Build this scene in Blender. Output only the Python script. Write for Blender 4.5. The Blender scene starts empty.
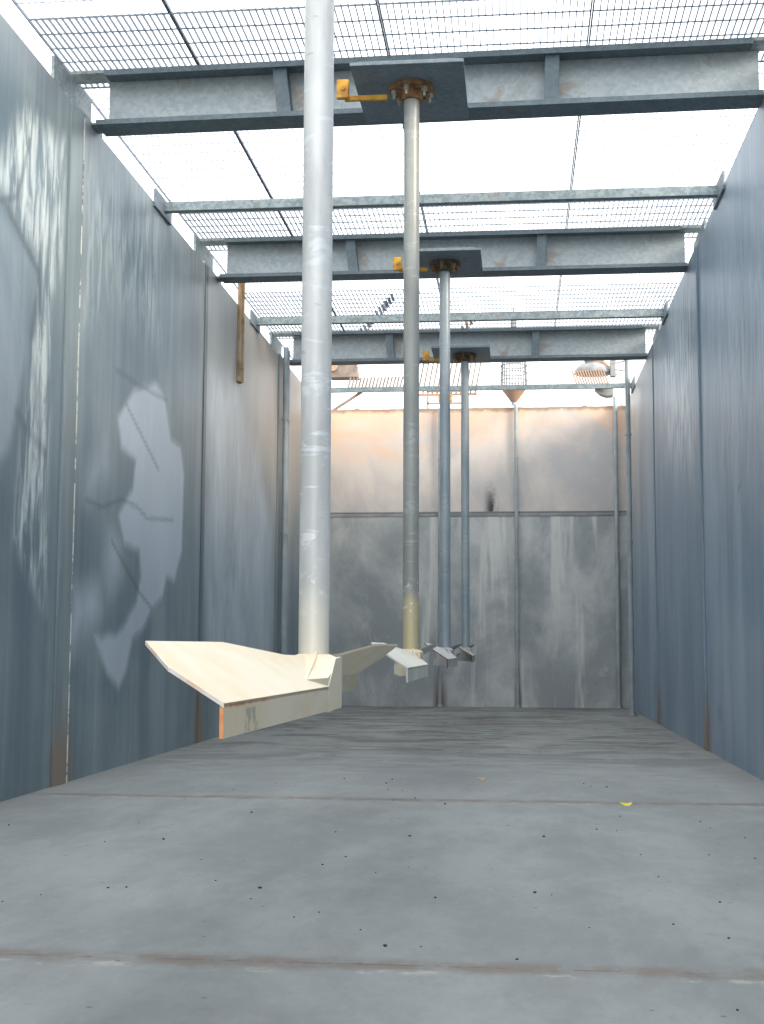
import bpy, bmesh, math, random
import numpy as np
from mathutils import Vector, Matrix
random.seed(7)
C = bpy.context.scene.collection
S = bpy.context.scene
PI = math.pi
W, H, D = 6.667, 6.563, 29.06       # tank width, wall height, far wall distance (metres)
PITCH = 5.748                        # spacing of the bays
SX = 3.3235                          # line of the mixer shafts
Y0 = -8.0                            # near end of the tank, behind the camera

# ------------------------------------------------------------------ materials
class NT:
    def __init__(s, name):
        s.m = bpy.data.materials.new(name); s.m.use_nodes = True
        s.t = s.m.node_tree; s.b = s.t.nodes['Principled BSDF']
    def n(s, typ, **kw):
        o = s.t.nodes.new(typ)
        for k, v in kw.items():
            setattr(o, k, v)
        return o
    def l(s, a, b): s.t.links.new(a, b)
    def val(s, sock, v):
        if isinstance(v, (int, float, tuple, list)): sock.default_value = v
        else: s.l(v, sock)
    def math(s, op, a, b=0.0, c=0.0, clamp=False):
        o = s.n('ShaderNodeMath', operation=op, use_clamp=clamp)
        s.val(o.inputs[0], a); s.val(o.inputs[1], b); s.val(o.inputs[2], c)
        return o.outputs[0]
    def coords(s): return s.n('ShaderNodeTexCoord').outputs['Object']
    def mapped(s, scale=(1, 1, 1), rot=(0, 0, 0), loc=(0, 0, 0), src=None):
        o = s.n('ShaderNodeMapping'); s.l(src or s.coords(), o.inputs[0])
        o.inputs['Scale'].default_value = scale; o.inputs['Rotation'].default_value = rot
        o.inputs['Location'].default_value = loc
        return o.outputs[0]
    def noise(s, vec, scale=1.0, detail=4.0, rough=.55, dist=0.0):
        o = s.n('ShaderNodeTexNoise'); s.l(vec, o.inputs['Vector'])
        o.inputs['Scale'].default_value = scale; o.inputs['Detail'].default_value = detail
        o.inputs['Roughness'].default_value = rough; o.inputs['Distortion'].default_value = dist
        return o.outputs[0]
    def ramp(s, f, a, b):           # smoothstep a..b
        o = s.n('ShaderNodeMapRange', interpolation_type='SMOOTHSTEP')
        s.val(o.inputs[0], f); o.inputs[1].default_value = a; o.inputs[2].default_value = b
        return o.outputs[0]
    def mix(s, f, a, b):
        o = s.n('ShaderNodeMix', data_type='RGBA')
        s.val(o.inputs[0], f)
        for sock, v in ((o.inputs[6], a), (o.inputs[7], b)):
            if isinstance(v, tuple): sock.default_value = (*v[:3], 1)
            else: s.l(v, sock)
        return o.outputs[2]
    def band(s, x, c, w, soft):      # 1 within c +- w, fading over soft
        d = s.math('ABSOLUTE', s.math('SUBTRACT', x, c))
        return s.math('SUBTRACT', 1.0, s.ramp(d, w, w + soft))
    def xyz(s, src=None):
        o = s.n('ShaderNodeSeparateXYZ'); s.l(src or s.coords(), o.inputs[0]); return o.outputs
    def attr(s, name):
        o = s.n('ShaderNodeAttribute', attribute_name=name)
        p = s.n('ShaderNodeSeparateColor'); s.l(o.outputs['Color'], p.inputs[0]); return p.outputs
    def bump(s, h, strength=.3, dist=.01):
        o = s.n('ShaderNodeBump'); s.l(h, o.inputs['Height'])
        o.inputs['Strength'].default_value = strength; o.inputs['Distance'].default_value = dist
        s.l(o.outputs[0], s.b.inputs['Normal'])
    def fin(s, col, rough=.6, metal=0.0, spec=None):
        s.val(s.b.inputs['Base Color'], (*col, 1) if isinstance(col, tuple) else col)
        s.val(s.b.inputs['Roughness'], rough); s.val(s.b.inputs['Metallic'], metal)
        if spec is not None: s.b.inputs['Specular IOR Level'].default_value = spec
        return s.m

def mat_simple(name, col, var=.15, scale=6, rough=.6, metal=0.0, dark=None):
    k = NT(name); f = k.ramp(k.noise(k.coords(), scale, 5), .35, .65)
    d = dark or tuple(c * (1 - var) for c in col)
    return k.fin(k.mix(f, d, col), rough, metal)

def mat_galv(name, a, b, rough=.5, metal=.35, rust=0.0):
    k = NT(name); c = k.coords()
    v = k.n('ShaderNodeTexVoronoi'); k.l(c, v.inputs['Vector']); v.inputs['Scale'].default_value = 28
    sp = k.n('ShaderNodeSeparateColor'); k.l(v.outputs['Color'], sp.inputs[0])
    f = k.math('ADD', k.math('MULTIPLY', sp.outputs[0], .45), k.math('MULTIPLY', k.noise(c, 5, 5), .7))
    col = k.mix(k.ramp(f, .3, .85), a, b)
    if rust:
        rf = k.math('MULTIPLY', k.ramp(k.noise(c, 2.2, 6, .65), .56, .70), rust)
        col = k.mix(rf, col, (.32, .17, .09))
    return k.fin(col, rough, metal)

M = {}
M['galv'] = mat_galv('galvanised_steel', (.22, .27, .29), (.42, .47, .48), rust=.25)
M['web'] = mat_galv('galvanised_web', (.38, .43, .44), (.48, .52, .52), rust=.5)
M['flange'] = mat_galv('galvanised_flange_shaded', (.13, .17, .19), (.18, .22, .24), .6, .15)  # flanges and stiffeners: underside shade painted in, darker copy of the web steel
M['galv_strut'] = mat_galv('galvanised_strut', (.20, .25, .26), (.34, .39, .40), rust=.2)
M['grating'] = mat_simple('grating_steel', (.16, .20, .25), rough=.6, metal=.2)
M['plate'] = mat_galv('drive_plate_steel', (.17, .21, .24), (.23, .27, .30), rough=.6, metal=.1)
M['rust'] = mat_simple('rusted_flange', (.42, .20, .07), .5, 14, .8, dark=(.16, .09, .05))
M['dark_rust'] = mat_simple('weathered_flange', (.20, .15, .09), .5, 14, .8, dark=(.07, .06, .05))
M['bolt'] = mat_simple('bolt_zinc', (.50, .46, .38), .3, 20, .4, .4)
M['yellow'] = mat_simple('yellow_paint', (.72, .38, .03), .3, 10, .5, dark=(.48, .20, .02))
M['pipe'] = mat_simple('conduit_steel', (.36, .41, .43), .25, 2, .5, .2)
M['rustpost'] = mat_simple('rusty_bracket', (.38, .30, .20), .5, 4, .8, dark=(.22, .13, .06))
M['edge'] = mat_simple('orange_cut_edge', (.85, .24, .05), .3, 12, .6, dark=(.85, .40, .18))
M['worn'] = mat_simple('worn_cut_edge', (.86, .80, .74), .2, 9, .6, dark=(.84, .48, .26))
M['edge_red'] = mat_simple('red_cut_edge', (.30, .08, .06), .3, 18, .6)
M['leaf'] = mat_simple('yellow_leaf', (.75, .68, .04), .2, 30, .5)
M['tanleaf'] = mat_simple('tan_leaf', (.42, .34, .16), .2, 30, .6)
M['pebble'] = mat_simple('dark_grit', (.045, .045, .05), .4, 30, .9)
M['peach'] = mat_simple('peach_steel', (.50, .27, .14), .4, 5, .6, dark=(.34, .28, .24))
M['pale'] = mat_simple('pale_casting', (.30, .31, .31), .3, 5, .6)
M['brown'] = mat_simple('brown_casting', (.30, .24, .20), .4, 5, .7)

def steel_wall(name, warm_y, side):
    """Sheet-steel lining: vertical streaks, residue, scratches and painted sheen read from the mesh attribute."""
    k = NT(name); c = k.coords(); x, y, z = k.xyz()
    a = k.attr('stain_and_sheen')
    streak = k.noise(k.mapped((1, 1.3, .10)), 1.0, 5, .55)
    fine = k.noise(k.mapped((1, 9, .3)), 1.0, 4, .6)
    cloud = k.noise(k.mapped((1, .5, .5)), 1.0, 5, .6, .6)
    f = k.math('ADD', k.math('MULTIPLY', streak, .6), k.math('MULTIPLY', cloud, .4))
    if side == 'left':
        base = k.mix(k.ramp(f, .38, .62), (.125, .180, .215), (.235, .295, .320))
    else:
        base = k.mix(k.ramp(f, .38, .62), (.140, .210, .285), (.245, .325, .405))
    base = k.mix(k.math('MULTIPLY', k.ramp(fine, .5, .75), .16), base, (.46, .50, .51))
    base = k.mix(k.math('MULTIPLY', k.ramp(fine, .5, .2), .08), base, (.14, .18, .21))
    # brownish tint growing towards the far top panels
    w = k.math('MULTIPLY', k.ramp(y, warm_y - 6, warm_y + 4), k.ramp(k.math('ADD', z, k.math('MULTIPLY', streak, 2.0)), 3.0, 7.0))
    base = k.mix(k.math('MULTIPLY', w, .75), base, (.52, .43, .34))
    # drip marks below the rim
    drip = k.math('MULTIPLY', k.ramp(k.math('ADD', z, k.math('MULTIPLY', fine, 1.6)), 6.6, 7.6), .18)
    base = k.mix(drip, base, (.56, .54, .50))
    # pale residue with brushed texture inside it
    swirl = k.ramp(k.noise(k.mapped((1, 1.0, .55)), .9, 6, .62, .9), .3, .7)
    body = k.math('ADD', .35, k.math('MULTIPLY', swirl, .6))
    solid = k.ramp(a[0], .80, .98)
    m = k.math('MULTIPLY', a[0], k.math('ADD', k.math('MULTIPLY', body, k.math('SUBTRACT', 1.0, solid)), k.math('MULTIPLY', solid, k.math('ADD', .68, k.math('MULTIPLY', swirl, .18)))), clamp=True)
    base = k.mix(m, base, (.48, .555, .63))
    # streaky smear: diagonal brush marks, and glare painted on the right wall
    dia = k.noise(k.mapped((1, 7, 1.3), rot=(-.32, 0, 0)), 1.2, 4, .6, .5)
    m2 = k.math('MULTIPLY', a[1], k.ramp(dia, .38, .66), clamp=True)
    base = k.mix(m2, base, (.60, .67, .67))
    base = k.mix(a[2], base, (.05, .06, .07))
    for yc in ((12.33, 17.7, 23.3) if side == 'left' else (17.25, 23.0)):
        rs = k.math('MULTIPLY', k.band(y, yc, .12, .25), k.math('SUBTRACT', 1.0, k.ramp(k.math('SUBTRACT', z, k.math('MULTIPLY', streak, .8)), -.2, .5)))
        base = k.mix(k.math('MULTIPLY', rs, .7), base, (.20, .14, .09))
    rough = k.math('ADD', .33, k.math('MULTIPLY', f, .25))
    k.bump(k.math('ADD', streak, k.math('MULTIPLY', cloud, 2.0)), .12, .02)
    return k.fin(base, rough, .25)

def concrete_back():
    k = NT('far_wall_concrete'); x, y, z = k.xyz()
    n1 = k.noise(k.mapped((.6, 1, .45)), 1.0, 7, .62, .4)
    n2 = k.noise(k.mapped((2.2, 1, 1.3)), 1.2, 9, .72, .4)
    lower = k.mix(k.ramp(n1, .38, .66), (.30, .325, .335), (.56, .575, .56))
    lower = k.mix(k.math('MULTIPLY', k.ramp(n2, .56, .72), .5), lower, (.62, .60, .52))
    lower = k.mix(k.math('MULTIPLY', k.ramp(n2, .42, .28), .5), lower, (.16, .18, .19))
    run = k.noise(k.mapped((2.2, 1, .18)), 1.0, 5, .6)
    lower = k.mix(k.math('MULTIPLY', k.ramp(run, .54, .64), .7), lower, (.66, .66, .62))
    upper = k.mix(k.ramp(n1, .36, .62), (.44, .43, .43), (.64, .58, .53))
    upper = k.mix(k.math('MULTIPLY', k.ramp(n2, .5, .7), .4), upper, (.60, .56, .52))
    # warm glow painted as a peach tint, spreading down from the rim
    rim_glow = k.math('MULTIPLY', k.ramp(k.math('ADD', z, k.math('MULTIPLY', k.noise(k.mapped((.5, 1, .9), loc=(.9, 0, 0)), 1.0, 6, .65, .8), 4.6)), 7.6, 9.6), .75)
    upper = k.mix(rim_glow, upper, (.80, .47, .27))
    upper = k.mix(k.math('MULTIPLY', k.ramp(k.math('ADD', z, k.math('MULTIPLY', n2, .25)), 6.56, 6.66), .8), upper, (.22, .16, .11))
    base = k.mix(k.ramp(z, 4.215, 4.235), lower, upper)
    base = k.mix(k.math('MULTIPLY', k.band(z, 4.225, .012, .03), .85), base, (.10, .10, .11))
    for px, s in ((4.29, .08), (2.6, .18)):   # rust runs beside conduits
        low = k.math('SUBTRACT', 1.0, k.ramp(z, .1, .9))
        r = k.math('MULTIPLY', k.band(x, px, .03, s), k.math('MULTIPLY', low, .8))
        base = k.mix(r, base, (.16, .09, .06))
    blot = k.math('MULTIPLY', k.band(x, 3.75, .02, .22), k.math('MULTIPLY', k.ramp(z, 4.24, 4.26), k.math('SUBTRACT', 1.0, k.ramp(z, 4.3, 5.1))))
    base = k.mix(k.math('MULTIPLY', blot, k.ramp(n2, .42, .6)), base, (.05, .05, .05))
    k.bump(n2, .3, .02)
    return k.fin(base, .8)

def floor_mat():
    k = NT('tank_floor_concrete'); x, y, z = k.xyz(); c = k.coords()
    n1 = k.noise(k.mapped((.9, .4, 1)), 1.0, 9, .72, .15)
    n2 = k.noise(k.mapped((2.4, 1.0, 1), rot=(0, 0, -.1)), 1.3, 9, .78, .2)
    n3 = k.noise(k.mapped((.8, 1.7, 1), rot=(0, 0, .08)), 1.0, 9, .75, 1.0)
    base = k.mix(k.ramp(n1, .36, .64), (.19, .203, .203), (.265, .282, .281))
    base = k.mix(k.math('MULTIPLY', k.ramp(n2, .56, .75), .35), base, (.17, .165, .15))
    base = k.mix(k.math('MULTIPLY', k.ramp(n2, .42, .25), .35), base, (.34, .35, .345))
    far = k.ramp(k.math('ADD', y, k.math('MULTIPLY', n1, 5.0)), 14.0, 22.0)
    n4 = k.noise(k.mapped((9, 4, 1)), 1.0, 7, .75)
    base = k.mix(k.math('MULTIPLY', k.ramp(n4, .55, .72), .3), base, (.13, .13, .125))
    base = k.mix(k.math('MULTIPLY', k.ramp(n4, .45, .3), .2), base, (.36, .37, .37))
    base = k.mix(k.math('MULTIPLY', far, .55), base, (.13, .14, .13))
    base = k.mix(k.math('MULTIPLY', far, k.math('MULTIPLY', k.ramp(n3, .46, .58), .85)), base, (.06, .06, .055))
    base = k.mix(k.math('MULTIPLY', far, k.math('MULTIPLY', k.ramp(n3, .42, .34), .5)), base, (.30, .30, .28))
    wob = k.math('MULTIPLY', k.math('SUBTRACT', k.noise(c, 1.6, 6, .7), .5), .30)
    yy = k.math('ADD', y, wob)
    for j, (yc, wid) in enumerate(((5.57, .05), (11.45, .06), (17.35, .06), (23.2, .08))):
        br = k.math('MULTIPLY', k.band(yy, yc, wid * .4, wid * 3.0), k.math('ADD', k.math('MULTIPLY', k.ramp(k.noise(c, 3.5, 6, .7), .35, .6), .75), .25))
        base = k.mix(k.math("MULTIPLY", br, .8), base, (.16, .125, .10))
        base = k.mix(k.math('MULTIPLY', k.band(y, yc, .003, .010), k.math('MULTIPLY', k.ramp(k.noise(c, 4, 5, .7), .45, .55), .7)), base, (.09, .07, .055))
        wh = k.math('MULTIPLY', k.band(yy, yc - .13, .01, .05), k.ramp(k.noise(k.mapped((3, 5, 1)), 1.0, 6, .75), .5, .6))
        base = k.mix(k.math('MULTIPLY', wh, .5), base, (.46, .44, .38))
    # floor colour darkens towards the foot of the walls
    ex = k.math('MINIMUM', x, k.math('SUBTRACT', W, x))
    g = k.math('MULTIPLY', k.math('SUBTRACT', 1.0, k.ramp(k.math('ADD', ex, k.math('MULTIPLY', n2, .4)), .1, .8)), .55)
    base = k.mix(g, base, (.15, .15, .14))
    v = k.n('ShaderNodeTexVoronoi'); k.l(k.mapped((1, 1, 1)), v.inputs['Vector']); v.inputs['Scale'].default_value = 8
    sp = k.n('ShaderNodeSeparateColor'); k.l(v.outputs['Color'], sp.inputs[0])
    dot = k.math('MULTIPLY', k.math('SUBTRACT', 1.0, k.ramp(v.outputs['Distance'], .06, .13)), k.ramp(sp.outputs[0], .80, .82))
    base = k.mix(k.math('MULTIPLY', dot, .7), base, (.10, .09, .08))
    k.bump(n4, .25, .01)
    return k.fin(base, .75)

def shaft_mat(name, a, b, low, z_low, smear):
    k = NT(name); x, y, z = k.xyz(); c = k.coords()
    n = k.noise(k.mapped((5, 5, 1.2)), 1.0, 5, .6)
    wv = k.noise(k.mapped((3, 3, 9), rot=(.5, .35, 0)), 1.3, 4, .65, .6)
    col = k.mix(k.ramp(n, .35, .65), a, b)
    col = k.mix(k.math('MULTIPLY', k.ramp(wv, .56, .64), smear), col, (.86, .87, .88))
    col = k.mix(k.math('MULTIPLY', k.ramp(wv, .36, .30), smear * .5), col, tuple(v * .55 for v in a))
    if z_low:
        f = k.math('SUBTRACT', 1.0, k.ramp(k.math('ADD', z, k.math('MULTIPLY', n, .25)), z_low, z_low + .15))
        col = k.mix(f, col, low)
        sp = k.math('MULTIPLY', k.band(z, z_low - .05, .05, .15), k.ramp(k.noise(c, 22, 3), .58, .66))
        col = k.mix(sp, col, (.85, .82, .72))
    return k.fin(col, .42, .15)

def blade_mat(name, a, b, spot):
    k = NT(name); c = k.coords()
    n = k.noise(c, 2.5, 6, .6)
    col = k.mix(k.ramp(n, .35, .65), a, b)
    n2 = k.noise(k.mapped((1.2, 1.2, 4)), 2.6, 6, .7, .5)
    col = k.mix(k.math('MULTIPLY', k.ramp(n2, .66, .76), .45), col, spot)
    if a[0] > .75:
        x, y, z = k.xyz()
        sm = k.math('MULTIPLY', k.band(y, -1.93, .07, .06), k.math('MULTIPLY', k.ramp(k.noise(c, 14, 4), .46, .56), k.math('SUBTRACT', 1.0, k.ramp(z, .075, .09))))
        col = k.mix(k.math('MULTIPLY', sm, .6), col, (.30, .29, .25))
        ln = k.math('MULTIPLY', k.band(y, -2.0, .22, .08), k.math('MULTIPLY', k.band(z, .098, .003, .006), k.ramp(k.noise(c, 9, 4), .42, .55)))
        col = k.mix(k.math('MULTIPLY', ln, .7), col, (.80, .35, .15))
        gr = k.math('MULTIPLY', k.ramp(n2, .56, .70), .2)
        col = k.mix(gr, col, (.66, .60, .40))
    return k.fin(col, .5)

# ------------------------------------------------------------------ mesh helpers
def link(name, me, m, parent=None, smooth=False, loc=None):
    if m is not None: me.materials.append(m)
    o = bpy.data.objects.new(name, me); C.objects.link(o)
    if parent is not None: o.parent = parent
    if loc is not None: o.location = loc
    if smooth:
        for p in me.polygons: p.use_smooth = True
    return o
def obj(name, bm, m, parent=None, smooth=False, loc=None):
    bmesh.ops.recalc_face_normals(bm, faces=bm.faces)
    me = bpy.data.meshes.new(name); bm.to_mesh(me); bm.free()
    return link(name, me, m, parent, smooth, loc)
def box(bm, x0, x1, y0, y1, z0, z1, bev=0.0):
    v = [bm.verts.new(p) for p in ((x0,y0,z0),(x1,y0,z0),(x1,y1,z0),(x0,y1,z0),(x0,y0,z1),(x1,y0,z1),(x1,y1,z1),(x0,y1,z1))]
    f = [bm.faces.new([v[i] for i in q]) for q in ((3,2,1,0),(4,5,6,7),(0,1,5,4),(1,2,6,5),(2,3,7,6),(3,0,4,7))]
    if bev:
        es = {e for ff in f for e in ff.edges}
        bmesh.ops.bevel(bm, geom=list(es), offset=bev, segments=2, affect='EDGES', profile=.5)
def cyl(bm, p, q, r, n=16, r2=None, cap=True):
    p, q = Vector(p), Vector(q); d = (q - p).normalized()
    u = d.orthogonal().normalized(); w = d.cross(u); r2 = r if r2 is None else r2
    A = [bm.verts.new(p + (u * math.cos(t) + w * math.sin(t)) * r) for t in (2 * PI * i / n for i in range(n))]
    B = [bm.verts.new(q + (u * math.cos(t) + w * math.sin(t)) * r2) for t in (2 * PI * i / n for i in range(n))]
    for i in range(n): bm.faces.new((A[i], A[(i+1) % n], B[(i+1) % n], B[i]))
    if cap: bm.faces.new(A[::-1]); bm.faces.new(B)
def slab(bm, pts, off):
    """closed plate: polygon of 3-D points thickened by the vector off"""
    off = Vector(off)
    a = [bm.verts.new(Vector(p)) for p in pts]; b = [bm.verts.new(Vector(p) + off) for p in pts]
    n = len(a)
    bm.faces.new(a); bm.faces.new(b[::-1])
    for i in range(n): bm.faces.new((a[i], b[i], b[(i+1) % n], a[(i+1) % n]))
def tag(o, label, cat, group=None, kind=None):
    o['label'] = label; o['category'] = cat
    if group: o['group'] = group
    if kind: o['kind'] = kind
    return o
def empty(name, loc, label, cat, group=None, rz=0.0):
    o = bpy.data.objects.new(name, None); C.objects.link(o)
    o.empty_display_size = .1; o.location = loc; o.rotation_euler = (0, 0, rz)
    return tag(o, label, cat, group)
def struct(name, bm, m, label=None):
    o = obj(name, bm, m); o['kind'] = 'structure'
    o['category'] = name.split('_')[0]; o['label'] = label or name.replace('_', ' ')
    return o
def nb(): return bmesh.new()

# ------------------------------------------------------------------ the tank
def poly_mask(Y, Z, poly, soft):
    P = np.array(poly); n = len(P); inside = np.zeros(Y.shape, bool); dist = np.full(Y.shape, 1e9)
    for i in range(n):
        (x1, y1), (x2, y2) = P[i], P[(i + 1) % n]
        cond = ((y1 > Z) != (y2 > Z)) & (Y < (x2 - x1) * (Z - y1) / (y2 - y1 + 1e-12) + x1)
        inside ^= cond
        t = np.clip(((Y - x1) * (x2 - x1) + (Z - y1) * (y2 - y1)) / ((x2 - x1) ** 2 + (y2 - y1) ** 2 + 1e-12), 0, 1)
        dist = np.minimum(dist, np.hypot(Y - x1 - t * (x2 - x1), Z - y1 - t * (y2 - y1)))
    sd = np.where(inside, dist, -dist)
    s = np.clip(sd / soft + .5, 0, 1); return s * s * (3 - 2 * s)
def line_mask(Y, Z, pts, w):
    d = np.full(Y.shape, 1e9)
    for (x1, y1), (x2, y2) in zip(pts[:-1], pts[1:]):
        t = np.clip(((Y - x1) * (x2 - x1) + (Z - y1) * (y2 - y1)) / ((x2 - x1) ** 2 + (y2 - y1) ** 2), 0, 1)
        d = np.minimum(d, np.hypot(Y - x1 - t * (x2 - x1), Z - y1 - t * (y2 - y1)))
    return np.clip(1.5 - d / w, 0, 1)

def wall(name, x_in, x_out, mat, masks, label):
    ys = np.concatenate([np.linspace(Y0, 9.9, 12), np.arange(10.0, 24.0, .035), np.linspace(24.0, D + .3, 8)])
    zs = np.arange(0, H + .001, H / 180)
    Yg, Zg = np.meshgrid(ys, zs, indexing='ij'); ny, nz = Yg.shape
    co = np.stack([np.full(Yg.shape, x_in), Yg, Zg], -1).reshape(-1, 3)
    co2 = co.copy()
    idx = np.arange(ny * nz).reshape(ny, nz)
    q = np.stack([idx[:-1, :-1], idx[1:, :-1], idx[1:, 1:], idx[:-1, 1:]], -1).reshape(-1, 4)
    verts = co.tolist(); faces = q.tolist()
    if x_out < x_in: faces = [f[::-1] for f in faces]
    faces = [f[::-1] for f in faces]
    b = len(verts)                      # the outer face and the rim close the wall
    verts += [(x_out, ys[0], 0), (x_out, ys[-1], 0), (x_out, ys[-1], H), (x_out, ys[0], H)]
    bottom = idx[:, 0].tolist(); top = idx[:, -1].tolist(); near = idx[0, :].tolist(); far = idx[-1, :].tolist()
    faces += [(b, b+1, b+2, b+3), tuple(top) + (b+2, b+3), tuple(bottom) + (b+1, b), tuple(near) + (b+3, b), tuple(far) + (b+2, b+1)]
    me = bpy.data.meshes.new(name); me.from_pydata(verts, [], faces); me.update()
    bm = nb(); bm.from_mesh(me); bmesh.ops.recalc_face_normals(bm, faces=bm.faces); bm.to_mesh(me); bm.free()
    col = np.zeros((len(verts), 4), np.float32); col[:, 3] = 1
    for ch, fn in masks:
        m = fn(Yg, Zg).reshape(-1); col[:b, ch] = np.maximum(col[:b, ch], m)
    at = me.color_attributes.new('stain_and_sheen', 'FLOAT_COLOR', 'POINT'); at.data.foreach_set('color', col.ravel())
    o = link(name, me, mat); o['kind'] = 'structure'; o['category'] = 'wall'; o['label'] = label
    return o

pm = lambda poly, soft, amp: (lambda Y, Z: poly_mask(Y, Z, poly, soft) * amp)
lm = lambda pts, w, amp: (lambda Y, Z: line_mask(Y, Z, pts, w) * amp)
big = [(14.37,4.17),(15.29,4.43),(15.67,4.3),(16.01,3.86),(16.49,3.85),(16.69,3.48),(16.64,2.51),(16.3,2.1),(15.91,2.14),(15.75,1.9),(15.29,1.71),(14.91,1.46),(14.53,1.38),(14.31,1.03),(14.05,.83),(13.61,1.01),(13.15,1.41),(13.4,1.36),(13.64,1.42),(13.9,1.40),(14.15,1.5),(14.62,1.78),(14.79,2.08),(14.7,2.37),(14.14,2.4),(13.88,2.7),(14.39,3.04),(14.49,3.38),(13.93,3.44),(13.79,3.74)]
wall('wall_left', 0, -.3, steel_wall('left_wall_steel', 21, 'left'), [
    (0, pm(big, .14, 1.0)),
    (0, pm([(12.74,2.78),(12.82,3.01),(13.37,3.36),(13.49,3.17),(13.08,2.92),(12.89,2.76)], .6, .8)),
    (0, pm([(12.48,1.84),(13.22,1.9),(13.34,1.67),(13.0,1.47),(12.53,1.21),(12.34,1.28)], .5, .8)),
    (0, pm([(13.55,2.49),(13.96,2.42),(14.05,2.04),(13.6,1.82),(13.47,2.15)], .5, .8)),
    (0, pm([(18.02,5.16),(19.1,5.08),(19.7,5.3),(20.46,4.76),(21.42,4.59),(21.89,3.98),(22.85,3.39),(22.99,.9),(18.1,.9),(17.94,3.41)], .7, .75)),
    (1, pm([(18.02,5.16),(19.1,5.08),(19.7,5.3),(20.46,4.76),(21.42,4.59),(21.89,3.98),(22.85,3.39),(22.99,.9),(18.1,.9),(17.94,3.41)], .8, .2)),
    (1, pm([(10.0,5.0),(10.4,5.4),(10.84,6.0),(11.9,6.1),(11.92,4.97),(11.64,4.52),(11.74,1.6),(10.92,2.2),(11.19,3.9),(11.32,4.69),(10.73,5.0),(10.42,5.1)], .3, .9)),
    (0, pm([(10.0,5.0),(10.43,4.9),(11.22,4.66),(11.1,3.88),(10.73,2.93),(10.0,2.5)], .2, .5)),
    (1, pm([(12.5,4.6),(12.6,6.2),(15.2,6.3),(15.2,5.0),(13.6,5.2)], 1.2, .55)),
    (2, lm([(14.07,3.95),(15.45,3.4)], .026, .4)), (2, lm([(13.67,2.4),(14.74,1.9),(15.29,1.73)], .026, .4)),
    (2, lm([(12.79,2.75),(13.3,2.72),(13.98,2.88),(14.6,2.86),(15.0,2.77),(16.17,2.86)], .024, .38)),
    (2, lm([(13.69,4.25),(14.49,4.25),(15.75,4.3)], .024, .38)),
    (2, lm([(10.4,5.0),(10.75,5.15),(11.0,5.75)], .03, .5)), (2, lm([(10.5,5.0),(11.3,4.65),(11.4,4.3)], .04, .45)),
    (2, lm([(10.9,3.3),(11.1,3.2),(11.6,3.05)], .05, .35)), (2, lm([(11.3,4.4),(11.2,4.05)], .06, .35)),
  ], 'blue-grey sheet steel wall on the left with white residue patches')
wall('wall_right', W, W + .3, steel_wall('right_wall_steel', 26, 'right'), [
    (0, pm([(13.0,1.6),(16.3,1.7),(16.7,.3),(13.0,.1)], .9, .35)),
    (1, pm([(11.0,6.3),(16.0,6.0),(16.0,3.2),(11.0,3.0)], 2.0, .25)),
    (1, pm([(17.9,6.2),(21.8,6.2),(21.5,4.4),(18.2,3.8)], 1.4, .8)),  # reflected glare painted as a pale patch near the top
    (2, lm([(14.9,4.3),(14.3,4.55),(14.0,4.95)], .02, .3)), (2, lm([(14.6,3.0),(14.4,3.05)], .03, .3)),
    (2, pm([(16.15,.62),(16.45,.62),(16.45,.44),(16.15,.44)], .1, .3)),
  ], 'blue-grey sheet steel wall on the right with vertical streaks')

b = nb()                                  # far wall with a slightly ragged rim
n = 90; top = []
for i in range(n + 1):
    top.append((i / n * W, H + random.uniform(-.004, .008) + (.03 if random.random() < .05 else 0)))
pts = [(0, D, 0)] + [(x, D, z) for x, z in top] + [(W, D, 0)]
slab(b, pts, (0, .3, 0)); struct('wall_back', b, concrete_back(), 'grey concrete far wall with a peach glow painted on its upper band')
b = nb(); box(b, 0, W, Y0 - .3, Y0, 0, .5); struct('wall_front', b, mat_simple('near_wall_steel', (.28, .32, .34), .2, 1.0), 'low kerb at the unseen near end, kept low to let light in')  # unseen end wall, cut low so light comes in from behind
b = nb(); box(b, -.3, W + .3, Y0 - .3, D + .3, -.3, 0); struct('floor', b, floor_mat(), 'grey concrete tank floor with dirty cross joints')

def seam_mat(name, col):
    k = NT(name); x, y, z = k.xyz(); n = k.noise(k.mapped((4, 4, .5)), 1.0, 5)
    c = k.mix(k.ramp(n, .35, .65), tuple(v * .75 for v in col), col)
    rs = k.math('SUBTRACT', 1.0, k.ramp(k.math('SUBTRACT', z, k.math('MULTIPLY', n, .8)), -.25, .45))
    return k.fin(k.mix(k.math('MULTIPLY', rs, .8), c, (.24, .17, .11)), .42, .25)
seam_l = seam_mat('seam_strip_steel', (.24, .30, .32))
seam_r = seam_mat('seam_strip_steel_right', (.21, .28, .34))
k = NT('seam_sealant'); cc = k.noise(k.mapped((1, 1, 9)), 1.0, 4)
sealant = k.fin(k.mix(k.ramp(cc, .42, .55), (.20, .23, .24), (.55, .56, .52)), .8)
tn = 1
def trim(x0, x1, y0, y1, z0, z1, m, lab):
    global tn
    b = nb(); box(b, x0, x1, y0, y1, z0, z1, .003); struct('trim_%d' % tn, b, m, lab); tn += 1
trim(0, .025, 12.0, 12.36, 0, H, seam_l, 'wide joint strip on the left wall, nearest the camera')
trim(0, .03, 12.36, 12.385, 0, H, sealant, 'bead of pale sealant beside the nearest left joint strip')
trim(0, .02, 17.62, 17.76, 0, H, seam_mat('dark_seam', (.13, .16, .18)), 'dark narrow joint strip on the left wall')
trim(0, .02, 23.3, 23.4, 0, H, seam_l, 'joint strip on the left wall beside the conduits')
trim(W - .03, W, 17.30, 17.48, 0, H, seam_r, 'joint strip on the right wall, nearest the camera')
trim(W - .02, W, 23.1, 23.25, 0, H, seam_r, 'joint strip on the right wall, far one')
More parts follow.
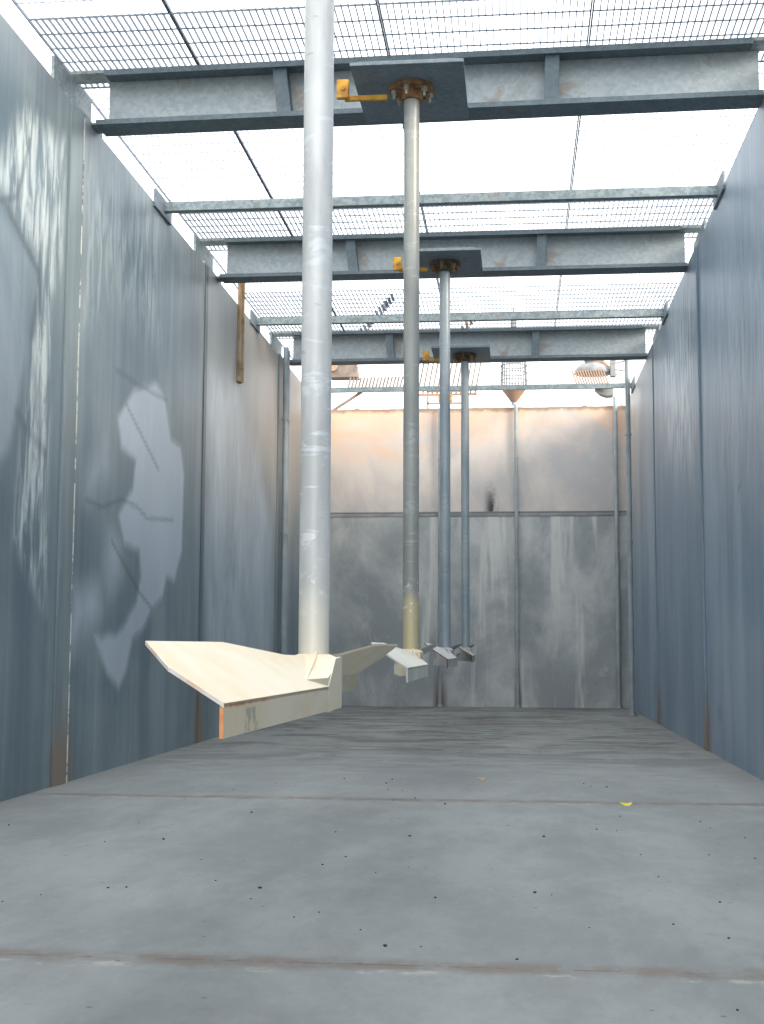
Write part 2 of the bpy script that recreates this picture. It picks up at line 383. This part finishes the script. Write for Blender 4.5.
trim(0, W, D - .012, D, 4.15, 4.215, mat_simple('far_wall_ledge', (.30, .31, .32), .3, 3), 'thin ledge across the far wall under its upper band')

b = nb(); box(b, -30, 40, -40, Y0 - .31, -.3, 0); struct('trim_%d' % tn, b, mat_simple('approach_bounce_ground', (.50, .48, .44), .3, 1.0, .9), 'unseen pale ground added before the open near end for bounce light'); tn += 1  # unseen apron, made pale to bounce light on to the nearest mixer
b = nb(); box(b, -30, -.31, Y0 - .3, 60, -.3, 6.0); struct('trim_%d' % tn, b, mat_simple('yard_light_block', (.20, .19, .17), .3, 1.0, .9), 'unseen yard ground outside the left wall, added to block light'); tn += 1  # unseen ground blocks, added to keep sky light from below off the beams
b = nb(); box(b, W + .31, 40, Y0 - .3, 60, -.3, 6.0); struct('trim_%d' % tn, b, bpy.data.materials['yard_light_block'], 'unseen yard ground outside the right wall, added to block light'); tn += 1
b = nb(); box(b, -.31, W + .31, D + .31, 60, -.3, 6.0); struct('trim_%d' % tn, b, bpy.data.materials['yard_light_block'], 'unseen yard ground beyond the far wall, added to block light'); tn += 1
# ------------------------------------------------------------------ channel beams with their plates
BY = [12.78 + PITCH * (i - 1) for i in range(4)]; BY[1] += .05      # back face of each channel
ZB, ZT = H, 7.14
def make_beam(y, rank):
    names = ['overhead behind the camera view', 'nearest in view', 'second in view', 'farthest']
    r = empty('channel_beam', (SX, y, ZB), ['galvanised channel beam over the near mixer shaft, above the frame',
        'deep galvanised channel beam nearest the camera, highest in the photo',
        'galvanised channel beam across the middle, peach-tinged at its left end',
        'farthest galvanised channel beam, smallest and lowest of the channels'][rank], 'beam', 'channel beams spanning the tank')
    def P(x): return x - SX
    HB = ZT - ZB
    b = nb(); box(b, P(.11), P(W - .01), -.018, 0, .02, HB - .035); obj('web', b, M['web'], r); r.rotation_euler.z = -.02 if rank == 1 else 0
    b = nb(); box(b, P(.05), P(W - .005), -.25, .08, 0, .02); box(b, P(.05), P(W - .005), -.25, -.238, .02, .05); obj('flange', b, M['flange'], r)
    b = nb(); box(b, P(.12), P(W - .09), -.25, .08, HB - .025, HB); box(b, P(.12), P(W - .09), -.25, -.238, HB - .06, HB - .025); obj('flange', b, M['flange'], r)
    for x in (1.93, 4.66):
        b = nb(); lean = .06 if x < 3 else -.02
        slab(b, [(P(x) - .07, -.03, ZT-ZB-.037), (P(x) + .07, -.03, ZT-ZB-.037), (P(x) + .07 + lean, -.03, .022), (P(x) - .07 + lean, -.03, .022)], (0, -.17, 0)); obj('stiffener', b, M['flange'], r)
    for x0, x1 in ((-.16, .0), (W, W + .16)):      # seats on the wall tops
        b = nb(); box(b, P(x0), P(x1), -.95, .12, 0, .04); box(b, P(x0) + (.0 if x0 < 1 else .13), P(x1) - (.13 if x0 < 1 else .0), -.95, .12, .04, .42)
        obj('wall_seat', b, M['galv_strut'], r)
    for x0, x1, xb0, xb1 in ((-.03, .12, -.03, .049), (W - .09, W + .03, W - .004, W + .03)):
        b = nb(); box(b, P(x0) - (.29 if x0 < 1 else 0), P(x1) + (0 if x0 < 1 else .29), -.25, 0, ZT-ZB-.035, ZT-ZB); box(b, P(xb0), P(xb1), -.25, 0, .001, .02); obj('end_cleat', b, M['galv_strut'], r)
    return r
for i, y in enumerate(BY): make_beam(y, i)

def plate(y, i):
    b = nb(); box(b, 2.80, 3.83, y - 1.40, y - .10, ZB - .045, ZB - .012, .004)
    box(b, 2.82, 3.81, y - 1.385, y - 1.36, ZB - .012, ZB - .002)
    box(b, 2.82, 2.87, y - 1.385, y - .28, ZB - .012, ZB - .002); box(b, 3.76, 3.81, y - 1.385, y - .28, ZB - .012, ZB - .002)
    o = obj('drive_plate', b, M['plate'])
    tag(o, ['dark steel drive plate over the nearest shaft, above the frame', 'large dark blue-grey drive plate hung under the nearest visible channel beam',
            'dark drive plate under the second channel beam', 'small dark drive plate under the farthest channel beam'][i], 'plate', 'drive plates under the channel beams')
for i, y in enumerate(BY): plate(y, i)

for i, y in enumerate((15.40, 21.15, 27.0)):
    r = empty('cross_strut', (SX, y, H), ['slim galvanised cross strut between the first and second channel beams',
        'slim galvanised cross strut between the second and third channel beams', 'slim galvanised cross strut just in front of the far wall rim'][i], 'strut', 'slim struts across the tank')
    b = nb()
    prof = [(-.10, 0), (0, 0), (0, .11), (-.012, .11), (-.012, .012), (-.10, .012)]
    prof = [(0, .0), (.08, 0), (.08, .10), (0, .10)] if i == 2 else [(-.06, 0), (.05, 0), (.05, .11), (-.06, .11)]
    e = [b.verts.new((.03 - SX, p, q)) for p, q in prof], [b.verts.new((W - .03 - SX, p, q)) for p, q in prof]; n = len(prof)
    for j in range(n): b.faces.new((e[0][j], e[0][(j+1) % n], e[1][(j+1) % n], e[1][j]))
    b.faces.new(e[0]); b.faces.new(e[1][::-1]); obj('bar', b, M['galv_strut'], r)
    for s in (-1, 1):
        xa = -SX if s < 0 else W - SX
        b = nb(); box(b, xa - (0 if s < 0 else .03), xa + (.03 if s < 0 else 0), -.42, .32, -.06, .16, .004); obj('end_cleat', b, M['plate'], r)

# ------------------------------------------------------------------ floor grating over the tank
cols = [(-.28, 1.10, 'beside the left wall'), (1.10, 3.04, 'left of the shafts'), (3.04, 5.00, 'right of the shafts'), (5.00, 6.95, 'beside the right wall')]
rows = [(10.0, 11.55, 0, 'at the top edge of the photo'), (11.55, 13.1, 1, 'on the nearest visible channel beam'), (13.1, 17.2, 0, 'between the first two visible channel beams'),
        (17.2, 18.9, 1, 'on the second channel beam'), (18.9, 21.3, 0, 'just beyond the second channel beam'),
        (21.3, 24.6, 1, 'on the farthest channel beam'), (24.6, 27.0, 0, 'beyond the farthest channel beam')]
zg = 7.145
for (y0, y1, dense, rn) in rows:
    for (x0, x1, cn) in cols:
        b = nb(); t, dep = (.0075, .032) if dense else (.0018, .012)
        sp = .065; nbar = int((x1 - x0) / sp)
        for q in range(nbar + 1):
            x = x0 + .01 + q * (x1 - x0 - .02) / nbar
            tt = .012 if q in (0, nbar) else t
            box(b, x - tt / 2, x + tt / 2, y0 + .01, y1 - .01, zg, zg + (.034 if q in (0, nbar) else dep))
        nc = int((y1 - y0) / .26)
        for q in range(nc + 1):
            y = y0 + .01 + q * (y1 - y0 - .02) / nc
            box(b, x0 + .01, x1 - .01, y - t / 2, y + t / 2, zg + .003, zg + (.016 if dense else .012))
        o = obj('grating_panel', b, M['grating'])
        tag(o, ('heavy' if dense else 'thin') + ' steel bar grating panel %s, %s' % (rn, cn), 'grating', 'grating panels over the tank')

# ------------------------------------------------------------------ mixers
def mixer(i):
    y = 6.2 + PITCH * i
    dz = (0, .015, .025, .025)[i]; th = math.radians((267.66, 269.6, 269.5, 270.5)[i])
    cols_ = [((.84,.69,.47), (.88,.77,.59), (.62,.38,.22)), ((.52,.52,.47), (.66,.64,.56), (.6,.5,.3)), ((.36,.37,.37), (.46,.46,.44), (.2,.1,.08)), ((.24,.25,.25), (.32,.32,.30), (.15,.12,.1))][i]
    bm_ = blade_mat('blade_paint_%d' % i, *cols_)
    hub_m = bm_ if i != 1 else blade_mat('cream_hub_paint', (.62,.52,.32), (.70,.60,.42), (.5,.4,.2))
    sm = shaft_mat('shaft_steel_%d' % i, *[((.60,.60,.58), (.80,.79,.76), (.80,.76,.66), .55, .8), ((.28,.29,.27), (.37,.38,.35), (.56,.48,.30), .75, .15),
         ((.25,.30,.33), (.35,.40,.42), (.4,.4,.4), 0, .1), ((.26,.32,.35), (.36,.41,.43), (.4,.4,.4), 0, .1)][i])
    lab = ['large cream bladed mixer on a thick pale shaft, nearest the camera', 'second mixer, grey-white blades with a yellowed lower shaft',
           'third mixer, grey blades with reddish edges on a blue-grey shaft', 'farthest and smallest mixer, dark grey blades by the far wall'][i]
    zb = 1.02 + dz
    r = empty('mixer', (SX + (0, 0, .0, .05)[i], y, zb), lab, 'mixer', 'mixers hanging in a row down the tank')
    az = Vector((math.cos(th), math.sin(th), 0)); cz = Vector((az.y, -az.x, 0)); up = Vector((0, 0, 1))
    def P(a, c, z, s=1): return az * (a * s) + cz * (c * s) + up * (z - 1.02)
    zt, zf, c1, c0, hf = 1.314, 1.129, .111, .175, .104
    def zz(c): return zf + (zt - zf) * (c + c0) / (c0 + c1)
    L = 2.15
    outline = [(.10, -.10), (.24, -c0), (2.276, -c0), (2.30, -.012), (2.15, c1), (1.24, c1), (.50, .03), (.10, .02)]
    for s in (1, -1):
        b = nb()
        slab(b, [P(a, c, zz(c), s) for a, c in outline], (0, 0, -.012))
        # turned-down front flange
        slab(b, [P(.24, -c0, zf, s), P(2.276, -c0, zf, s), P(2.276, -c0, zf - hf, s), P(.24, -c0, zf - hf, s)], cz * (.012 * s))
        bl = obj('blade', b, bm_, r)
        e = nb(); em = {0: M['edge'], 1: M['yellow'], 2: M['edge_red'], 3: M['dark_rust']}[i]
        if i != 1:
            w = .004
            slab(e, [P(2.277, -c0, zf + .001, s), P(2.277, -c0, zf - hf, s), P(2.277, -c0 + .013, zf - hf, s), P(2.277, -c0 + .013, zf - .012, s)], az * (w * s))
            slab(e, [P(2.277, -c0, zf, s), P(2.301, -.012, zz(-.012), s), P(2.301, -.012, zz(-.012) - .013, s), P(2.277, -c0, zf - .013, s)], az * (w * s)) if i else None
            slab(e, [P(2.301, -.012, zz(-.012), s), P(2.151, c1, zt, s), P(2.151, c1, zt - .013, s), P(2.301, -.012, zz(-.012) - .013, s)], (az * .8 + cz * .6) * (w * s)) if i else None
            if i == 0:
                e2 = nb()
                slab(e2, [P(2.277, -c0, zf, s), P(2.301, -.012, zz(-.012), s), P(2.301, -.012, zz(-.012) - .013, s), P(2.277, -c0, zf - .013, s)], az * (w * s))
                slab(e2, [P(2.301, -.012, zz(-.012), s), P(2.151, c1, zt, s), P(2.151, c1, zt - .013, s), P(2.301, -.012, zz(-.012) - .013, s)], (az * .8 + cz * .6) * (w * s))
                obj('worn_edge', e2, M['worn'], bl)['label'] = 'pale edge flecked with orange'
            obj('cut_edge', e, em, bl)['label'] = 'orange primed cut edge' if i == 0 else 'darker cut edge'
        # raised root plate flush with the flange
        b = nb()
        if i:
            slab(b, [P(.20, -c0 + .012, 1.03, s), P(.24, -c0 + .012, 1.03, s), P(.24, .05, 1.03, s), P(.20, .05, 1.03, s)], (0, 0, .10))
        else: slab(b, [P(.24, -c0 - .001, 1.03, s), P(.56, -c0 - .001, 1.02, s), P(.56, -c0 - .001, zf, s), P(.50, -c0 - .001, 1.17, s), P(.40, -c0 - .001, 1.245, s), P(.24, -c0 - .001, 1.252, s)], cz * (.014 * s))
        obj('root_plate', b, bm_, r)
        b = nb()      # triangular stiffener from the shaft out on to the blade
        a1, a2 = P(.05, -.03, 1.275, s), P(.78, -.125, zz(-.125) + .003, s)
        slab(b, [a1, a2, P(.05, -.03, zz(-.03) - .01, s)], cz * (.012 * s)); obj('gusset', b, bm_, r)
    b = nb()
    prof = [(-.20, -.10), (-.20, .10), (.20, .10), (.20, -.10)]
    lo = [b.verts.new(P(a, c, 1.025)) for a, c in prof]
    hi = [b.verts.new(P(a, c, 1.235)) for a, c in prof]
    tp = [b.verts.new(P(a * .55, c * .55, 1.262)) for a, c in prof]
    b.faces.new(lo[::-1])
    for A, B in ((lo, hi), (hi, tp)):
        for j in range(4): b.faces.new((A[j], A[(j+1) % 4], B[(j+1) % 4], B[j]))
    b.faces.new(tp)
    if i == 0:
        for s in (1, -1):
            q = [P(.06, .03, 1.262, s), P(.78, -.125, zz(-.125) + .002, s), P(.56, -.172, 1.165, s), P(.26, -.172, 1.240, s), P(.06, -.08, 1.262, s)]
            for t in ((0, 1, 2), (0, 2, 3), (0, 3, 4)): slab(b, [q[k_] for k_ in t], (0, 0, -.05))
    obj('hub', b, hub_m, r)
    b = nb(); cyl(b, (0, 0, 1.24 - 1.02), (0, 0, ZB - .10 - zb), .0725, 48, cap=True)
    sh = obj('shaft', b, sm, r, smooth=True); md = sh.modifiers.new('e', 'EDGE_SPLIT'); md.split_angle = math.radians(40)
    ztop = ZB - .045 - zb
    b = nb(); cyl(b, (0, 0, ztop - .045), (0, 0, ztop), .21, 40); cyl(b, (0, 0, ztop - .13), (0, 0, ztop - .045), .10, 32)
    cp = obj('coupling_flange', b, M['rust'] if i == 1 else M['dark_rust'], r)
    for q in range(6):
        t = q * PI / 3 + .3; x, yy = .17 * math.cos(t), .17 * math.sin(t)
        b = nb(); cyl(b, (x, yy, ztop - .13), (x, yy, ztop - .045), .014, 10); cyl(b, (x, yy, ztop - .085), (x, yy, ztop - .045), .030, 6)
        obj('bolt', b, M['bolt'] if i == 1 else M['rust'], cp)
for i in range(4): mixer(i)

# yellow limit arm bolted under each drive plate
for i, y in enumerate(BY[1:]):
    r = empty('arm_bracket', (2.70, y - 1.0, ZB - .03), ['yellow bracket and orange arm beside the second shaft head', 'orange-yellow bracket beside the third shaft head',
              'small orange bracket beside the farthest shaft head'][i], 'bracket', 'yellow brackets by the shaft heads')
    b = nb(); box(b, -.07, .045, -.03, .03, -.15, .03, .01);  cyl(b, (-.01, -.045, -.06), (-.01, -.03, -.06), .022, 12); obj('block', b, M['yellow'], r)
    b = nb(); box(b, .0, .40, .03, .07, -.155, -.105, .008); obj('arm', b, M['yellow'], r)

# ------------------------------------------------------------------ conduits and posts
def conduit(x, y, z0, z1, rad, lab, m, foot=True, grp='conduits'):
    r = empty('conduit', (x, y, z0), lab, 'pipe')
    b = nb(); cyl(b, (0, 0, 0), (0, 0, z1 - z0), rad, 20); obj('pipe', b, m, r, True).modifiers.new('e', 'EDGE_SPLIT')
    z = 1.2
    while z < z1 - z0 - .5:
        b = nb(); cyl(b, (0, 0, z), (0, 0, z + .03), rad * 1.35, 16); obj('clip', b, m, r); z += 2.1
    if foot:
        b = nb(); cyl(b, (0, 0, 0), (0, 0, .05), rad * 1.7, 16); obj('foot', b, m, r)
    return r
conduit(6.45, 25.85, 0, 7.0, .05, 'slim grey pipe standing on the floor by the right wall, nearer of the two there', M['pipe'])
conduit(6.44, D - .085, 0, 6.75, .045, 'slim grey pipe in the right corner of the far wall', M['pipe'])
conduit(4.28, D - .085, 0, 6.58, .04, 'slim grey pipe on the far wall under a funnel', M['pipe'])
conduit(2.60, D - .085, 0, 6.55, .036, 'slim grey pipe on the far wall behind the third shaft', M['pipe'])
conduit(.09, 23.62, 0, 6.75, .05, 'grey pipe on the left wall, slightly nearer of the close pair', M['pipe'])
conduit(.07, 23.95, 0, 6.75, .035, 'thinner grey pipe on the left wall, farther of the close pair', M['pipe'])
b = nb(); box(b, .0, .05, 19.78, 19.98, 5.35, 6.95, .006); box(b, .05, .09, 19.86, 19.90, 5.35, 6.95)
tag(obj('wall_bracket', b, M['rustpost']), 'rusty upright angle bracket fixed near the top of the left wall', 'bracket')

# ------------------------------------------------------------------ things beyond the far rim
r = empty('funnel', (4.24, D + .15, 6.60), 'pale inverted cone hopper with a ribbed drum above the far wall', 'funnel')
b = nb(); cyl(b, (0, -.2, .05), (0, -.2, .38), .05, 28, .29); obj('cone', b, M['peach'], r)
b = nb()
for q in range(26):
    t = q * 2 * PI / 26; x, yy = .29 * math.cos(t), -.2 + .29 * math.sin(t); cyl(b, (x, yy, .38), (x * .9, -.2 + (yy + .2) * .9, 1.02), .012, 6)
for z in (.38, .55, .72, .88, 1.02): 
    for q in range(26):
        t, t2 = q * 2 * PI / 26, (q + 1) * 2 * PI / 26
        cyl(b, (.29 * math.cos(t), -.2 + .29 * math.sin(t), z), (.29 * math.cos(t2), -.2 + .29 * math.sin(t2), z), .012, 5, cap=False)
obj('drum_cage', b, M['pale'], r)
b = nb(); cyl(b, (0, -.2, 0), (0, -.2, .07), .055, 16); obj('spout', b, M['pipe'], r)
b = nb(); cyl(b, (0, -.2, 1.0), (0, -.2, 2.2), .02, 10); cyl(b, (0, -.2, 1.75), (0, -.2, 1.95), .07, 12); obj('stem', b, M['pale'], r)

def comb(name, x0, x1, y, z0, z1, lean, n, m, m2, lab):
    r = empty(name, ((x0 + x1) / 2, y, z0), lab, 'comb'); cx = (x0 + x1) / 2
    for q in range(n):
        x = x0 - cx + (x1 - x0) * q / (n - 1)
        b = nb(); slab(b, [(x, 0, 0), (x + .03, 0, 0), (x + .03 - lean, 0, z1 - z0), (x - lean, 0, z1 - z0)], (0, .09, 0)); obj('fin', b, m, r)
    b = nb(); box(b, x0 - cx - .03, x1 - cx + .06, .02, .07, -.05, 0); obj('rail', b, m2, r)
comb("finned_rake", 5.62, 6.30, D - .08, 7.00, 7.36, .12, 13, M['peach'], M['pale'], 'row of pale leaning fins above the right end of the far wall')
comb('finned_rake', .50, 1.75, D + .1, 7.05, 7.32, -.07, 17, M['brown'], M['peach'], 'row of brownish leaning fins above the left end of the far wall')
comb('finned_rake', 1.95, 3.35, D + .5, 7.0, 7.85, -.16, 14, M['brown'], M['peach'], 'taller row of leaning fins seen behind the third and fourth shafts')
# domed casting over the right fins with its arm and lower shell
r = empty('motor_housing', (6.0, D + .35, 7.36), 'pale domed housing with an orange arm above the far right corner', 'housing')
b = nb()
bmesh.ops.create_uvsphere(b, u_segments=24, v_segments=10, radius=.34)
for v in list(b.verts):
    if v.co.z < -.02: v.co.z = -.02
    v.co.x *= 1.25; v.co.z *= .8
obj('dome', b, M['pale'], r, True)
b = nb(); cyl(b, (-.2, -.15, .27), (.18, -.15, .25), .045, 12); cyl(b, (.18, -.15, .25), (.50, -.15, -.08), .045, 12); obj('arm', b, M['peach'], r, True)
b = nb()
pr = [(.02, -.38), (.14, -.50), (.28, -.55), (.42, -.54), (.42, -.38)]
slab(b, [(x, -.25, z) for x, z in pr], (0, .3, 0)); obj('lower_shell', b, M['pale'], r)
b = nb(); box(b, .36, .48, -.3, -.1, -.12, .30, .01); cyl(b, (.46, -.2, .18), (.85, -.2, .28), .018, 8); cyl(b, (.46, -.2, .05), (.72, -.2, .0), .018, 8); obj('cable_box', b, M['pale'], r)
# left pile: brown housing and slanted brace
r = empty('gear_housing', (.40, D + .2, 7.35), 'brown blocky housing above the far left corner', 'housing')
b = nb(); slab(b, [(-.30, 0, .0), (.34, 0, .0), (.30, 0, .30), (.18, 0, .58), (-.12, 0, .58), (-.30, 0, .38)], (0, .4, 0)); obj('body', b, M['brown'], r)
b = nb(); cyl(b, (-.24, -.05, .25), (-.24, 0, .25), .12, 20); obj('cap', b, M['peach'], r)
b = nb(); cyl(b, (.15, D + .28, 6.59), (.82, D + .28, 7.02), .035, 12); tag(obj('slanted_brace', b, M['brown']), 'short slanted brown brace above the far left rim', 'brace')
# centre frame
r = empty('orange_frame', (2.75, D + .15, 6.56), 'small orange steel frame standing on the far wall rim behind the shafts', 'frame')
b = nb(); box(b, -.45, .48, 0, .06, .13, .17); box(b, -.45, .48, 0, .06, .40, .44); obj('rail', b, M['peach'], r)
for x in (-.45, 0.0, .44):
    b = nb(); box(b, x, x + .04, 0, .06, .0, .44); obj('upright', b, M['peach'], r)
b = nb(); box(b, -.2, .12, .02, .12, .19, .36, .02); obj('lamp_box', b, M['yellow'], r)
# stair flight seen through the grating
def stairs(x0, z0, x1, z1, y, n, m, lab):
    r = empty('stair_flight', (x0, y, z0), lab, 'stairs')
    for q in range(n):
        t = q / (n - 1); b = nb(); x, z = (x1 - x0) * t, (z1 - z0) * t
        box(b, x - .035, x + .035, 0, .6, z - .006, z + .006); obj('tread', b, m, r)
    b = nb(); cyl(b, (0, .6, 0), (x1 - x0, .6, z1 - z0), .012, 8); obj('stringer', b, m, r)
stairs(.46, 8.25, 1.45, 9.35, D + .6, 15, M['grating'], 'small dark flight of treads rising above the grating on the left')
stairs(2.2, 7.9, 3.35, 8.9, D + .9, 13, M['peach'], 'peach flight of treads seen through the grating behind the shafts')

# ------------------------------------------------------------------ litter on the floor
def leaf(x, y, s, rz, m, lab):
    b = nb(); n = 10; ring = []
    for q in range(n):
        t = 2 * PI * q / n; ring.append((math.cos(t) * s, math.sin(t) * s * .42 * (1 - .3 * math.cos(t)), .012 + .012 * math.cos(2 * t) + .01 * math.sin(t)))
    slab(b, ring, (0, 0, .003)); o = obj('fallen_leaf', b, m, loc=(x, y, .001)); o.rotation_euler = (0, 0, rz); tag(o, lab, 'leaf')
leaf(5.16, 11.28, .055, .25, M['leaf'], 'bright yellow fallen leaf on the floor near the right wall')
leaf(3.93, 13.22, .05, -.2, M['tanleaf'], 'dull tan fallen leaf on the floor beyond the first joint')
pebs = [(3.21,8.32),(3.85,5.91),(3.55,6.22),(4.36,7.25),(5.04,8.64),(3.3,6.6),(2.6,7.4),(2.9,6.9),(2.35,8.1),(4.6,6.4),(5.3,7.1),(1.9,8.9),(3.0,9.4),(4.2,9.9),(2.2,10.4),(1.5,9.7),(5.6,9.2),(4.8,12.1),(4.9,13.0),(3.1,12.2),(2.0,12.6)]
while len(pebs) < 70:
    yv = random.uniform(5.0, 13.5); pebs.append((random.uniform(.5, 6.2), yv))
bases = []
for q in range(5):
    b = nb(); bmesh.ops.create_icosphere(b, subdivisions=2, radius=.012)
    for v in b.verts: v.co = Vector((v.co.x * 1.3, v.co.y, v.co.z * .6 + .006)) * random.uniform(.85, 1.15)
    me = bpy.data.meshes.new('pebble'); b.to_mesh(me); b.free(); me.materials.append(M['pebble']); bases.append(me)
for q, (x, y) in enumerate(pebs):
    o = bpy.data.objects.new('pebble', bases[q % 5]); C.objects.link(o); s = random.choice((.3, .35, .4, .5, .7))
    o.location = (x, y, 0.001 * s); o.scale = (s, s, s); o.rotation_euler = (0, 0, random.uniform(0, 6))
    tag(o, 'tiny dark pebble lying on the grey tank floor', 'pebble', 'tiny pebbles scattered on the floor')

# ------------------------------------------------------------------ daylight
w = bpy.data.worlds.new('sky'); S.world = w; w.use_nodes = True
bg = w.node_tree.nodes['Background']; bg.inputs[0].default_value = (.93, .965, 1.0, 1); bg.inputs[1].default_value = 1.0
sl = bpy.data.lights.new('sun', 'SUN'); sl.energy = 1.5; sl.angle = math.radians(20); sl.color = (1.0, .86, .70)
so = bpy.data.objects.new('sun', sl); C.objects.link(so)
so.rotation_euler = Vector((-1.0, .6, -.42)).to_track_quat('-Z', 'Y').to_euler()

# ------------------------------------------------------------------ camera
yaw, pitch, roll = .1014, .1009, .004
cy, sy, cp, sp_ = math.cos(yaw), math.sin(yaw), math.cos(pitch), math.sin(pitch)
f = Vector((-sy * cp, cy * cp, sp_)); rt = Vector((cy, sy, 0)); u = rt.cross(f)
r2 = rt * math.cos(roll) + u * math.sin(roll); u2 = -rt * math.sin(roll) + u * math.cos(roll)
mw = Matrix.Identity(4)
for i in range(3): mw[i][0], mw[i][1], mw[i][2] = r2[i], u2[i], -f[i]
mw.translation = (4.2739, 0, 1.3)
cam = bpy.data.cameras.new('camera'); cam.sensor_width = 36; cam.lens = 1325.9 / 1024 * 36; cam.clip_start = .05; cam.clip_end = 500
co = bpy.data.objects.new('camera', cam); C.objects.link(co); co.matrix_world = mw; S.camera = co
S.view_settings.view_transform = 'Standard'; S.view_settings.look = 'None'; S.view_settings.gamma = 1
S.view_settings.use_curve_mapping = False; S.view_settings.exposure = 1.5
